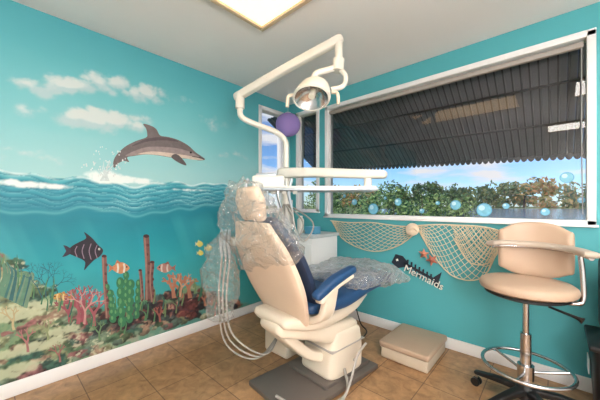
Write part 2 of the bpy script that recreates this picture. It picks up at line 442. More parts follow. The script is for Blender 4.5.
G = Geo()
pshape(G, [(205, 159.5), (200, 155.5), (195, 152), (188, 145.5), (178, 140), (168, 137), (160, 135.5), (156, 129), (150, 125.5), (143, 124), (146, 129), (147, 134), (146, 137.5), (136, 141), (126, 146),
           (119, 152), (115, 157), (113, 163), (114, 168), (119, 163), (124, 161), (129, 162), (127, 157.5), (134, 156), (146, 154.5), (158, 155.5), (170, 157.5), (182, 158.5), (192, 159), (199, 160.5)], (120, 110, 112), 1, 4)
pshape(G, [(199, 157.5), (190, 152), (178, 148.5), (164, 147), (148, 147), (134, 151), (125, 156), (134, 155.5), (147, 154), (160, 155), (172, 157), (184, 158.3)], (162, 148, 148), 2, 4)
pshape(G, [(203, 159.8), (192, 156.5), (180, 154.5), (166, 152.5), (150, 151.5), (137, 154.3), (147, 154.3), (159, 155.3), (171, 157.3), (184, 158.3), (194, 159.8)], (226, 208, 194), 3, 4)
pshape(G, [(176, 154), (183, 160), (186, 165.5), (178, 162.5), (171, 157)], (100, 92, 96), 4, 4)
pell(G, 190.5, 152.6, 1.0, 1.0, (20, 18, 22), 5); pstroke(G, [(192, 156.5), (198, 157.5), (204, 158.8)], .7, (70, 62, 70), 5)
pstroke(G, [(178, 141.5), (165, 139), (148, 140), (132, 146)], [1, 3, 3, 1], (96, 86, 92), 2)
G.build('painted_dolphin', smooth=False)
G = Geo()
for i in range(60):
    a = random.uniform(-2.7, -.5); r = random.uniform(8, 36); x, y = 106, 182
    pell(G, x+r*.7*math.cos(a)+random.uniform(-3, 3), y+r*math.sin(a), random.uniform(.3, .8), random.uniform(.4, 1.2), (236, 243, 244), 1, n=8)
for i in range(12):
    a = random.uniform(-2.3, -.8); r = random.uniform(12, 26)
    pstroke(G, [(104+i*.8-4, 181), (104+r*.4*math.cos(a), 181+r*.6*math.sin(a)), (104+r*.8*math.cos(a), 181+r*math.sin(a)+2)], [1.1, .8, .3], (222, 238, 240), 1)
G.build('painted_splash', smooth=False)

G = Geo()
pshape(G, [(67, 252), (72, 246), (79, 242), (86, 238), (84, 232), (92, 238), (98, 245), (103, 250), (100, 256), (94, 260), (88, 266), (84, 270), (85, 262), (79, 258), (72, 255)], (42, 38, 52), 1, 4)
pshape(G, [(70, 248), (63, 245), (66, 251), (62, 257), (70, 254)], (60, 52, 70), 1.4, 2)
for x in (76, 83, 90, 96): pstroke(G, [(x+1, 243+abs(x-88)*.25), (x-1, 251), (x+1, 260-abs(x-88)*.25)], .9, (156, 130, 150), 2)
pell(G, 99, 249, 1.1, 1.1, (240, 240, 230), 3); pell(G, 99, 249, .5, .5, (10, 10, 10), 4)
G.build('painted_angelfish', smooth=False)
def pfish(name, cx, cy, L, h, d, col, stripe, tail):
    G = Geo(); s = d
    pshape(G, [(cx+s*L*.5, cy), (cx+s*L*.25, cy-h*.45), (cx, cy-h*.5), (cx-s*L*.3, cy-h*.15), (cx-s*L*.3, cy+h*.15), (cx, cy+h*.5), (cx+s*L*.25, cy+h*.4)], col, 1, 4)
    pshape(G, [(cx-s*L*.25, cy), (cx-s*L*.52, cy-h*.4), (cx-s*L*.45, cy), (cx-s*L*.52, cy+h*.4)], tail, 1.4, 1)
    pshape(G, [(cx+s*L*.1, cy-h*.45), (cx-s*L*.1, cy-h*.75), (cx-s*L*.2, cy-h*.35)], tail, 1.4, 1)
    if stripe:
        for k in (.22, -.08): pstroke(G, [(cx+s*L*k, cy-h*.42), (cx+s*L*(k+.03), cy), (cx+s*L*k, cy+h*.42)], L*.09, stripe, 2)
    pell(G, cx+s*L*.36, cy-h*.1, L*.04, L*.04, (15, 15, 15), 3, n=8)
    return G.build(name, smooth=False)
pfish('painted_clownfish', 119, 268, 21, 11, 1, (214, 146, 104), (232, 228, 214), (200, 124, 88))
pfish('painted_yellow_tang', 62, 297, 20, 8, -1, (206, 156, 80), (224, 200, 140), (190, 134, 76))
pfish('painted_orange_fish', 166, 268, 19, 9, -1, (184, 134, 122), (220, 208, 196), (166, 106, 98))
pfish('painted_butterfly_fish', 199, 244, 8, 6, 1, (236, 226, 120), None, (240, 236, 180))
pfish('painted_butterfly_fish.001', 208, 248, 8, 6, 1, (236, 226, 120), None, (240, 236, 180))
pfish('painted_butterfly_fish.002', 200, 253, 7, 5, 1, (230, 216, 110), None, (240, 236, 180))

G = Geo()
def tubec(x0, y0, x1, y1, w, c1, c2):
    m = ((x0+x1)/2+random.uniform(-1.5, 1.5), (y0+y1)/2)
    pstroke(G, [(x0, y0), m, (x1, y1)], [w*1.15, w*.85, w], c1, 1)
    pstroke(G, [(x0-w*.25, y0), (m[0]-w*.25, m[1]), (x1-w*.25, y1+1)], w*.3, c2, 2)
    for i in range(7): pell(G, x0+(x1-x0)*i/7+random.uniform(-w, w)*.35, y0+(y1-y0)*i/7, w*.28, 1.6, (100, 62, 62), 1.6, n=8)
    pell(G, x1, y1, w*.5, w*.3, (74, 42, 44), 3, n=12)
for t in [(108, 318, 104, 256, 5), (148, 300, 146, 236, 6.), (153, 302, 152, 262, 4.5), (142, 300, 140, 270, 3.5)]:
    tubec(*t, (128, 88, 82), (166, 126, 114))
G.build('painted_tube_coral', smooth=False)
G = Geo()
def cact(x0, y0, x1, y1, w, c=(56, 128, 90)):
    n = 5; pstroke(G, [(x0, y0), ((x0+x1)/2, (y0+y1)/2), (x1, y1)], w*.45, c, 1)
    for i in range(n):
        t = (i+.5)/n; x = x0+(x1-x0)*t; y = y0+(y1-y0)*t
        pell(G, x, y, w*.52, abs(y1-y0)/n*.62, c, 1.2+.4*(i % 2), n=12); pell(G, x-w*.12, y-1, w*.18, abs(y1-y0)/n*.3, (104, 166, 110), 2.2, n=8)
for t in [(122, 326, 120, 278, 8), (113, 322, 110, 290, 7), (129, 322, 131, 280, 7.5), (136, 318, 139, 280, 6), (117, 316, 106, 284, 5), (126, 306, 126, 272, 6)]: cact(*t)
G.build('painted_sea_cactus', smooth=False)
def branch(G, x, y, a, l, w, rgb, dep, lay=1):
    x2 = x+l*math.cos(a); y2 = y+l*math.sin(a)
    pstroke(G, [(x, y), ((x+x2)/2+random.uniform(-.6, .6), (y+y2)/2), (x2, y2)], [w, w*.85, w*.7], rgb, lay, 3)
    if dep == 0: pell(G, x2, y2, w*.45, w*.45, rgb, lay, n=8); return
    for k in (-1, 1): branch(G, x2, y2, a+k*random.uniform(.3, .65), l*random.uniform(.62, .82), w*.75, rgb, dep-1, lay)
G = Geo()
for x, y, l in ((70, 322, 9), (78, 324, 12), (86, 325, 13), (94, 326, 11), (82, 322, 9)): branch(G, x, y, -1.57+random.uniform(-.3, .3), l, 4.2, random.choice([(188, 116, 122), (172, 98, 108), (160, 84, 96)]), 4)
branch(G, 84, 324, -1.5, 13, 2.6, (208, 156, 152), 4, 2)
for x in (174, 182, 190): branch(G, x, 298, -1.57+random.uniform(-.3, .3), 9, 4.5, (190, 130, 104), 3, 1)
branch(G, 180, 297, -1.4, 10, 2.2, (214, 166, 136), 3, 2)
for x, y, l, w, cc in ((215, 316, 7, 3, (176, 92, 84)), (205, 306, 6, 2.6, (186, 120, 96)), (226, 318, 6, 2.4, (120, 150, 110)), (160, 322, 6, 2.6, (170, 100, 90)), (28, 352, 9, 3, (178, 120, 120)), (48, 340, 8, 2.6, (150, 164, 120)), (14, 330, 9, 3, (196, 180, 140)), (60, 362, 7, 2.4, (164, 104, 104)), (100, 340, 7, 2.4, (110, 146, 106))):
    branch(G, x, y, -1.7, l, w, cc, 3, 1)
G.build('painted_branch_coral', smooth=False)
G = Geo()
for i in range(60):
    x = random.uniform(2, 245); yb = float(np.interp(x, [p[0] for p in prof], [p[1] for p in prof]))+random.uniform(-1, 22)
    h = random.uniform(6, 16); dx = random.uniform(-4, 4)
    pstroke(G, [(x, yb+4), (x+dx*.3+1.5, yb-h*.5), (x+dx, yb-h)], [1.6, 1.2, .3], random.choice([(62, 120, 92), (90, 142, 100), (50, 104, 96), (120, 150, 104)]), 1.5)
G.build('painted_seagrass', smooth=False)
G = Geo()
for x, y, a in ((46, 298, -1.57), (50, 298, -1.2), (42, 298, -1.95)): branch(G, x, y, a, 12, 1.1, (38, 100, 116), 5)
for i in range(14): pstroke(G, [(i*2.4-6, 292+i*1.2), (i*2.4+random.uniform(-3, 3), 274), (i*2.2-4, 250+i*2.4)], [4.2, 2.6, .8], random.choice([(64, 124, 122), (100, 146, 122), (120, 154, 130), (52, 108, 114)]), 1)
G.build('painted_sea_fan', smooth=False)

# ------------------------------------------------------------------ ceiling lights and added fill lamps
diff1 = M('light_diffuser', (255, 236, 205), .6, 0, .01, emit=(255, 214, 160), es=2.1)
diff2 = M('light_diffuser_bright', (250, 250, 250), .6, 0, .01, emit=(255, 248, 240), es=14)
frm = M('fixture_frame', (205, 186, 156), .5, 0, .02)
def fixture(name, x0, x1, y0, y1, dm):
    G = Geo(); cx, cy = (x0+x1)/2, (y0+y1)/2; w = .03; z = H-.022
    G.box((cx, y0+w/2, z), (x1-x0, w, .04), frm); G.box((cx, y1-w/2, z), (x1-x0, w, .04), frm)
    G.box((x0+w/2, cy, z), (w, y1-y0-2*w, .04), frm); G.box((x1-w/2, cy, z), (w, y1-y0-2*w, .04), frm)
    G.box((cx, cy, H-.018), (x1-x0-2*w, y1-y0-2*w, .02), dm, bev=.002)
    G.build(name)
fixture('ceiling_light', .95, 2.17, -1.85, -1.25, diff1)
fixture('ceiling_light.001', 2.35, 3.57, -3.75, -3.15, diff2)
fixture('added_fill_panel', 2.6, 3.82, -1.85, -1.25, diff2)  # unseen extra panel, added to fill the room with light
G = Geo(); gl_ = M('fill_globe_glow', (250, 250, 252), .5, 0, .01, emit=(255, 250, 246), es=42)  # unseen glowing globe, added as fill to brighten ceiling and walls
G.lathe([(.25*math.sin(math.pi*i/24), -.25*math.cos(math.pi*i/24)) for i in range(25)], gl_, (3.42, -2.75, 1.40))
G.tube([(3.42, -2.75, 1.17), (3.42, -2.75, .03)], .015, chrome, sub=2); G.lathe([(0, 0.003), (.17, 0.003), (.17, .02), (.02, .035)], chrome, (3.42, -2.75, 0)); G.build('added_fill_globe')

# ------------------------------------------------------------------ dental chair
ch = empty('dental_chair', (1.25, -.95, 0), -math.radians(5.74))
G = Geo(); G.box((.02, -.08, .018), (.46, .80, .032), dark, bev=.008); G.box((.02, .05, .045), (.36, .46, .03), dark, bev=.008); G.build('base_plate', ch)
G = Geo(); G.loft([(.05, .04, .06), (.05, .06, .2), (.05, .07, .31)], [.30, .29, .27], [.36, .34, .30], cream, side=(1, 0, 0), e=7, capr=.03)
G.box((.05, .055, .235), (.297, .345, .006), hose, bev=.002); G.build('pedestal', ch)
G = Geo(); G.loft([(.04, .16, .31), (.04, -.05, .34), (.03, -.28, .42), (.02, -.44, .46)], [.25, .27, .27, .24], [.13, .15, .13, .10], cream, e=5)
G.loft([(.04, .05, .12), (.03, -.2, .22), (.02, -.38, .38)], .16, .07, cream, e=5); G.build('lift_arm', ch)
G = Geo(); G.loft([(0, -.44, .50), (0, -.22, .47), (0, .1, .48), (0, .3, .52)], [.34, .44, .40, .32], [.08, .11, .10, .06], cream, e=4); G.build('seat_carriage', ch)
G = Geo(); G.loft([(0, -.30, .57), (0, -.05, .565), (0, .22, .60), (0, .46, .60), (0, .68, .58)], [.46, .52, .50, .44, .36], [.08, .10, .09, .08, .07], blue, e=4.5); G.build('seat_and_legrest', ch)
G = Geo()
G.loft([(0, -.34, .50), (0, -.43, .70), (0, -.52, .90), (0, -.585, 1.06)], [.42, .54, .52, .36], [.07, .08, .07, .05], beige, e=3.4)
G.build('backrest_shell', ch)
G = Geo(); G.loft([(0, -.27, .60), (0, -.36, .78), (0, -.45, .95), (0, -.52, 1.08)], [.44, .50, .48, .32], .07, navy, e=3.6); G.build('backrest_cushion', ch)
G = Geo(); G.loft([(0, -.575, 1.12), (0, -.60, 1.20), (0, -.61, 1.25)], [.22, .27, .22], .07, beige, e=3)
G.box((0, -.575, 1.07), (.07, .025, .18), chrome, rx=.35); G.build('headrest', ch)
for s in (1, -1):
    G = Geo(); G.loft([(s*.32, -.38, .69), (s*.32, -.24, .75), (s*.32, -.08, .79)], [.06, .07, .06], [.045, .05, .045], blue, e=3.5)
    G.loft([(s*.32, -.36, .66), (s*.32, -.24, .715), (s*.32, -.10, .755)], .055, .03, cream, e=3.5)
    G.loft([(s*.20, -.28, .50), (s*.29, -.28, .56), (s*.32, -.27, .70)], .10, .045, cream, side=(0, 1, 0), e=4)
    G.build('armrest_%s' % ('r' if s > 0 else 'l'), ch)
G = Geo(); G.loft([(0, -.50, .90), (-.03, -.54, 1.0), (-.05, -.58, 1.10), (-.04, -.60, 1.22), (-.02, -.60, 1.29)], [.70, .66, .54, .38, .20], [.18, .22, .22, .18, .08], film, e=2.4, sub=14, seg=84, crumple=.045, cf=9)
G.build('plastic_cover_back', ch)
G = Geo(); G.loft([(0, .06, .65), (0, .38, .65), (.01, .60, .62), (.02, .72, .58)], [.54, .58, .56, .46], [.10, .15, .16, .10], M_plastic('milky_plastic_film', .26, .5, .62, .03), e=3, sub=14, seg=84, crumple=.034, cf=8)
G.build('plastic_cover_legrest', ch)
G = Geo()
G.tube([(.20, .0, .10), (.30, -.1, .05), (.34, -.3, .05), (.20, -.42, .05), (.05, -.45, .05)], .009, hose)
G.tube([(.20, .1, .12), (.33, .05, .30), (.30, .0, .22), (.32, -.15, .05), (.26, -.32, .05)], .007, hose)
G.build('hoses', ch)

# ------------------------------------------------------------------ delivery unit
du = empty('dental_delivery_unit', (0, 0, 0))
G = Geo(); G.box((.84, -.90, .22), (.26, .26, .44), cream, bev=.02, seg=3); G.tube([(.849, -.917, .44), (.849, -.917, 1.0), (.849, -.917, 1.46)], .036, whitep, seg=20)
G.tube([(.849, -.917, 1.0), (.849, -.917, 1.22)], .055, whitep, seg=20); G.build('column', du)
G = Geo(); G.loft([(.82, -.93, 1.44), (1.1, -.86, 1.43), (1.40, -.78, 1.405), (1.60, -.725, 1.39)], [.10, .09, .085, .08], [.085, .075, .065, .06], whitep, side=(.25, -.97, 0), e=4)
G.tube([(1.50, -.755, 1.37), (1.50, -.755, 1.30)], .028, whitep, seg=16); G.build('flex_arm', du)
r45 = math.radians(42.3)
G = Geo(); G.box((1.22, -.99, 1.285), (.82, .26, .022), greym, rz=r45, bev=.008); G.box((1.22, -.99, 1.302), (.80, .24, .012), whitep, rz=r45, bev=.004)
G.build('tray', du)
G = Geo(); G.box((.97, -1.20, 1.325), (.22, .24, .11), whitep, rz=r45, bev=.018, seg=3); G.box((.955, -1.215, 1.39), (.14, .12, .02), greym, rz=r45, bev=.006)
G.build('control_head', du)
G = Geo()
for i in range(5):
    x = .93+i*.055; y = -1.36+i*.05
    G.tube([(x, y, 1.36), (x-.01, y-.02, 1.26), (x+.0, y-.0, 1.16)], [.010, .012, .008], chrome if i % 2 else greym, seg=10)
    G.box((x, y+.03, 1.27), (.03, .06, .03), whitep, rz=r45)
    G.tube([(x, y, 1.16), (x+.02, y+.02, 1.0), (x-.02, y+.16, .92), (x-.05, y+.28, 1.05), (.87, -.95, 1.2)], .006, hose)
G.build('handpieces', du)
G = Geo(); G.loft([(.84, -.93, .90), (.78, -1.15, .92), (.86, -1.42, .93)], .05, .04, whitep, side=(1, 0, 0)); G.box((.88, -1.46, .94), (.14, .07, .05), whitep, bev=.01)
for i in range(3):
    x = .83+.045*i
    G.tube([(x, -1.50, 1.02), (x, -1.51, .93), (x, -1.50, .84)], [.008, .012, .009], greym)
    G.tube([(x, -1.50, .84), (x+.01, -1.53, .55), (x+.02, -1.48, .25+.04*i), (x+.12, -1.30, .12+.03*i), (.93, -1.05, .22)], .006, hose)
G.build('assistant_arm', du)
G = Geo(); G.loft([(.90, -1.53, .98), (.91, -1.56, .86), (.90, -1.56, .70), (.91, -1.55, .52)], [.10, .20, .26, .18], [.08, .15, .17, .12], film2, e=2.2, sub=14, seg=64, crumple=.04, cf=10)
G.build('plastic_sleeve', du)

# ------------------------------------------------------------------ operating light
ol = empty('dental_operating_light', (0, 0, 0))
G = Geo(); G.tube([(.849, -.917, 1.485), (.849, -.917, 1.60), (.845, -.922, 1.70), (.80, -.98, 1.77), (.69, -1.11, 1.83), (.625, -1.19, 1.88), (.613, -1.20, 1.95), (.613, -1.20, 2.04)], .023, whitep, seg=16)
G.tube([(.613, -1.20, 1.95), (.613, -1.20, 2.07)], .036, whitep, seg=18); G.build('post', ol)
G = Geo(); G.loft([(.585, -1.21, 2.045), (1.0, -1.073, 2.185), (1.39, -.943, 2.305)], .055, .062, whitep, side=(-.3, .95, 0), e=5)
G.tube([(.78, -1.145, 2.115), (.86, -1.118, 2.142)], .036, whitep, sub=2, seg=16)
G.tube([(1.385, -.945, 2.325), (1.385, -.945, 2.13)], .026, whitep, seg=14); G.tube([(1.385, -.945, 2.17), (1.38, -.95, 2.09)], .040, whitep, seg=18)
G.tube([(1.385, -.945, 2.12), (1.34, -.99, 2.10), (1.27, -1.05, 2.07), (1.26, -1.07, 2.0)], .022, whitep)
G.tube([(1.38, -.95, 2.12), (1.43, -.93, 2.05), (1.42, -.945, 1.98), (1.36, -1.0, 1.955)], .017, whitep)
G.build('arm', ol)
G = Geo(); ax = Vector((-.10, .50, 1.0)).normalized(); o = Vector((1.265, -1.08, 1.93)); k = 1.28
G.lathe([(r*k, z*k) for r, z in [(.0, .085), (.03, .083), (.06, .07), (.085, .045), (.10, .01), (.108, -.02), (.108, -.035), (.10, -.04), (.095, -.035)]], whitep, o, ax, sx=1.0, sy=.8)
G.lathe([(r*k, z*k) for r, z in [(.097, -.036), (.08, -.01), (.05, .015), (.0, .03)]], chrome, o, ax, sx=1.0, sy=.8)
G.lathe([(.0, -.03), (.022, -.03), (.024, .0), (.02, .03)], M('bulb_glass', (250, 246, 230), .2), o, ax)
for s in (1, -1): G.tube([o+Vector((s*.11, s*.065, .0)), o+Vector((s*.14, s*.09, -.01)), o+Vector((s*.145, s*.095, -.08))], .012, cream)
G.build('lamp_head', ol)

# ------------------------------------------------------------------ corner cabinet
G = Geo(); G.box((.62, -.36, .44), (.42, .40, .86), white, bev=.008); G.box((.62, -.36, .885), (.45, .43, .03), M('counter_top', (196, 204, 206), .35), bev=.006)
G.box((.52, -.565, .45), (.19, .012, .74), white, bev=.003); G.box((.73, -.565, .45), (.19, .012, .74), white, bev=.003)
G.tube([(.605, -.58, .55), (.605, -.58, .65)], .006, chrome); G.tube([(.64, -.58, .55), (.64, -.58, .65)], .006, chrome)
G.build('side_cabinet')
G = Geo(); G.box((.72, -.42, .935), (.12, .1, .07), M('tissue_blue', (92, 164, 198), .6), bev=.004); G.lathe([(.0, 0), (.035, 0), (.035, .13), (.02, .15), (.02, .17), (0, .17)], whitep, (.56, -.42, .9)); G.build('supply_box')

# ------------------------------------------------------------------ paper lantern
def lantern(name, x, y, z, r, mt):
    G = Geo(); prof = []
    for i in range(41):
        a = math.pi*(i/40); rr = r*math.sin(a)*(1+.02*math.cos(i*math.pi)); prof.append((max(rr, .02), -r*math.cos(a)*.95))
    G.lathe(prof, mt, (x, y, z)); G.tube([(x, y, z+r*.9), (x, y, H-.002)], .0015, white, sub=2); G.lathe([(.03, 0), (.032, .004), (.03, .008)], white, (x, y, z+r*.93))
    G.build(name, ang=80)
lantern('paper_lantern', .30, -.34, 2.06, .135, purple)

# ------------------------------------------------------------------ rolling stool
rs_ = empty('rolling_stool', (2.35, -.46, 0))
G = Geo(); G.lathe([(0, .675), (.12, .675), (.19, .68), (.222, .695), (.228, .712), (.222, .73), (.205, .742), (.12, .746), (0, .745)], tan, seg=56)
G.lathe([(0, .655), (.17, .655), (.2, .668), (.2, .68)], black, seg=40); G.build('seat', rs_)
G = Geo(); G.lathe([(.0, .655), (.016, .655), (.016, .44), (.027, .44), (.027, .14), (.0, .14)], chrome, seg=24); G.lathe([(.0, .62), (.045, .62), (.05, .655), (.0, .655)], black); G.build('gas_column', rs_)
G = Geo()
ring = [(.21*math.cos(a), .21*math.sin(a), .25) for a in [2*math.pi*i/36 for i in range(37)]]; G.tube(ring, .010, chrome, sub=1, seg=12)
for k in range(3):
    a = 2*math.pi*k/3+.4; G.tube([(.03*math.cos(a), .03*math.sin(a), .22), (.13*math.cos(a), .13*math.sin(a), .235), (.21*math.cos(a), .21*math.sin(a), .25)], .008, chrome)
G.lathe([(.028, .18), (.04, .18), (.04, .26), (.028, .26)], chrome); G.build('foot_ring', rs_)
G = Geo(); G.lathe([(0, .07), (.05, .07), (.05, .13), (.03, .15), (0, .15)], black)
for k in range(5):
    a = 2*math.pi*k/5+2.9; c, s = math.cos(a), math.sin(a)
    G.loft([(.03*c, .03*s, .115), (.14*c, .14*s, .105), (.265*c, .265*s, .085)], [.055, .045, .035], [.04, .035, .025], black, side=(-s, c, 0))
    for q in (-.014, .014):
        G.tube([(.265*c-s*(q-.008), .265*s+c*(q-.008), .027), (.265*c-s*(q+.008), .265*s+c*(q+.008), .027)], .026, black, sub=2, seg=18)
    G.tube([(.265*c, .265*s, .085), (.265*c, .265*s, .04)], .009, chrome)
G.build('star_base', rs_)
G = Geo(); pts = []
for i in range(7):
    t = (i-3)/3; pts.append((.03+t*.155, .185-.05*t*t, .905))
G.loft(pts, [.25, .31, .335, .34, .335, .31, .25], .05, tan, side=(0, 0, 1), e=3.2, seg=36); G.build('backrest', rs_)
G = Geo()
G.loft([(-.175, .055, .937), (-.14, .10, .942), (-.05, .135, .942), (.08, .13, .940), (.20, .06, .935), (.262, -.06, .930)], .07, .034, M('arm_vinyl', (182, 168, 154), .42), side=(.05, 1, 0), e=3)
G.tube([(-.165, .06, .922), (-.12, .10, .925), (0, .135, .925), (.12, .12, .925), (.22, .03, .92), (.262, -.06, .912)], .012, chrome)
G.tube([(.225, .03, .92), (.235, .03, .80), (.235, .02, .68), (.20, .01, .655), (.05, 0, .652)], .012, chrome)
G.tube([(.03, .225, .85), (.03, .235, .72), (.03, .20, .652), (.02, .05, .65)], .012, chrome)
G.tube([(.10, -.05, .63), (.2, -.08, .61), (.23, -.09, .60)], [.006, .008, .016], black)
G.build('arm_support', rs_)

# ------------------------------------------------------------------ step stool
G = Geo(); G.box((1.645, -.285, .045), (.35, .43, .085), M('step_base', (196, 182, 162), .5), bev=.012, seg=3)
G.box((1.645, -.285, .108), (.375, .455, .045), M('step_pad', (176, 152, 130), .5, 0, .03, 6, .1), bev=.016, seg=4); G.build('step_stool')

# ------------------------------------------------------------------ wall outlet and cord
G = Geo(); ox, oz = .985, .31
G.box((ox, -.005, oz), (.07, .008, .115), white, bev=.003); G.box((ox, -.011, oz+.025), (.034, .006, .028), cream, bev=.002); G.box((ox, -.011, oz-.025), (.034, .006, .028), cream, bev=.002)
G.build('electrical_outlet')
G = Geo(); G.box((ox, -.03, oz+.02), (.03, .03, .03), black, bev=.004)
G.tube([(ox, -.04, oz+.02), (ox-.01, -.07, .25), (ox+.02, -.08, .14), (ox+.09, -.12, .03), (ox+.2, -.2, .009), (ox+.24, -.42, .009), (ox+.26, -.58, .009)], .006, black); G.build('power_cord')

# ------------------------------------------------------------------ fishing net
def crv(pts, t):
    A = crs(pts, 8); x = t*(len(A)-1); i = min(int(x), len(A)-2); f = x-i; return A[i]*(1-f)+A[i+1]*f
G = Geo()
def net(T, B, ns, bulge):
    T = [RW(p[0], p[1]+3.5) for p in T]; B = [RW(*p) for p in B]
    def P(s, v):
        s = min(max(s, 0), 1); t = crv(T, s); b = crv(B, s); q = t*(1-v)+b*v
        return (q[0], -.012-bulge*math.sin(math.pi*min(v, 1))*math.sin(math.pi*s)-.006*math.sin(s*40+v*9)**2, q[1])
    sl = .16*10/ns*2.2
    for k in range(-ns, 2*ns):
        for sg in (1, -1):
            pts = []
            for j in range(13):
                v = j/12; s = k/ns+sg*v*sl*2.0
                if -.001 <= s <= 1.001: pts.append(P(s, v))
            if len(pts) > 2: G.tube(pts, .0026, netm, sub=1, seg=5)
    for vv, r in ((0, .006), (1, .005)): G.tube([P(i/30, vv) for i in range(31)], r, netm, sub=1, seg=6)
net([(331, 217), (350, 219), (372, 219), (395, 222), (420, 224)], [(333, 222), (345, 240), (372, 251), (398, 246), (420, 230)], 14, .03)
net([(418, 222), (440, 221), (465, 222), (486, 224), (506, 229)], [(419, 230), (436, 258), (456, 277), (484, 276), (503, 236)], 14, .04)
net([(452, 222), (470, 222), (488, 224), (506, 229)], [(455, 240), (470, 262), (490, 262), (505, 240)], 12, .02)
G.build('fishing_net')
G = Geo(); x, z = RW(415, 229); sh = M('seashell', (226, 206, 182), .5, 0, .08, 30)
prof2 = [(.0, -.03), (.03, -.026), (.052, -.01), (.056, .004), (.045, .02), (.02, .032), (.0, .036)]
G.lathe(prof2, sh, (x, -.062, z), (.2, -1, .2), seg=18); G.tube([(x-.01, -.09, z+.0), (x+.02, -.095, z+.02), (x+.045, -.075, z-.01)], [.012, .016, .006], sh); G.build('seashell')
def star(name, px, py, r, mt, n=5, ph=.3):
    x, z = RW(px, py); G = Geo()
    vs = [(x, -.075, z)]
    for i in range(n*2):
        a = ph+math.pi*i/n; q = r if i % 2 == 0 else r*.42
        vs.append((x+q*math.cos(a), -.055, z+q*math.sin(a)))
    fs = [(0, i+1, (i+1) % (n*2)+1) for i in range(n*2)]
    vs.append((x, -.045, z)); c = len(vs)-1; fs += [(c, (i+1) % (n*2)+1, i+1) for i in range(n*2)]
    G.add(vs, fs, mt); return G.build(name, ang=80)
star('starfish', 426, 253, .05, M('starfish_orange', (196, 128, 104), .7, 0, .1, 40)); star('starfish.001', 434, 259, .055, M('starfish_coral', (176, 108, 92), .7, 0, .1, 40), ph=.8)
sgn = empty('fish_bone_sign', (0, 0, 0)); G = Geo(); dk = M('sign_dark', (36, 44, 58), .6); wt = M('sign_white', (232, 232, 224), .6)
def rp(px, py, dy): x, z = RW(px, py); return Vector((x, dy, z))
def plate(pts, mt, d0=-.012, d1=-.002):
    P = [RW(*p) for p in pts]; n = len(P)
    vs = [(p[0], d0, p[1]) for p in P]+[(p[0], d1, p[1]) for p in P]
    tri = geometry.tessellate_polygon([[Vector((p[0], p[1], 0)) for p in P]])
    G.add(vs, [tuple(t) for t in tri]+[(i, (i+1) % n, (i+1) % n+n, i+n) for i in range(n)], mt)
plate([(392, 262), (396, 254), (403, 256), (408, 262), (405, 267), (398, 268)], dk)
plate([(434, 277), (442, 272), (439, 281), (440, 289), (434, 284)], dk)
plate([(404, 261.5), (436, 279), (435, 281), (404, 264)], dk)
for i in range(7):
    x = 408+i*3.9; y = 264.5+i*2.15; plate([(x-.6, y-5+i*.25), (x+.8, y-5+i*.25), (x+.4, y+6-i*.2), (x-1, y+6-i*.2)], dk, -.013)
plate([(396.5, 259), (398.5, 258.5), (399, 260.5), (397, 261)], wt, -.014)
G.build('fish_skeleton', sgn, smooth=False)
tx = bpy.data.curves.new('letters', 'FONT'); tx.body = 'Mermaids'; tx.size = .088; tx.extrude = .003; tx.materials.append(wt)
to = bpy.data.objects.new('letters', tx); scene.collection.objects.link(to); to.parent = sgn
p0 = rp(404, 270, -.018); p1 = rp(437, 287, -.018); to.location = p0
to.rotation_euler = (math.pi/2, math.atan2(-(p1.z-p0.z), p1.x-p0.x), 0)
bub = M('bubble_decal', (124, 190, 214), .4, 0, .15, 40, emit=None); bub2 = M('bubble_highlight', (190, 224, 236), .4); bub3 = M('bubble_rim', (96, 168, 202), .4)
G = Geo()
for px, py, r in [(371, 209, .055), (352, 202, .032), (396, 202, .035), (454, 205, .040), (483, 210, .052), (505, 206, .022), (567, 177, .036), (342, 196, .02), (420, 211, .022), (436, 203, .018), (545, 212, .026), (383, 198, .016), (582, 200, .02)]:
    x, z = RW(px, py)
    for R, yy, mt, dx in ((r, .0465, bub3, 0), (r*.86, .0455, bub, 0), (r*.4, .0445, bub2, -r*.3)):
        vs = [(x+dx+R*math.cos(2*math.pi*i/24), yy, z+(-dx)+R*math.sin(2*math.pi*i/24)) for i in range(24)]
        G.add(vs, [tuple(range(24))], mt)
G.build('bubble_decals', w1, smooth=False)

# ------------------------------------------------------------------ bin at the right
G = Geo(); G.loft([(2.79, -.28, .02), (2.79, -.28, .25), (2.79, -.28, .42)], [.30, .33, .35], [.30, .33, .35], black, side=(1, 0, 0), e=6, capr=.01)
G.box((2.79, -.28, .44), (.37, .37, .03), black, bev=.01); G.box((2.612, -.30, .30), (.004, .10, .08), white, bev=0); G.build('trash_can')
G = Geo(); G.box((2.83, -.27, .68), (.34, .30, .42), M('dark_bag', (52, 56, 60), .6), bev=.04, seg=4); G.tube([(2.72, -.3, .88), (2.75, -.3, .97), (2.88, -.3, .97), (2.92, -.3, .88)], .01, black); G.build('storage_caddy')

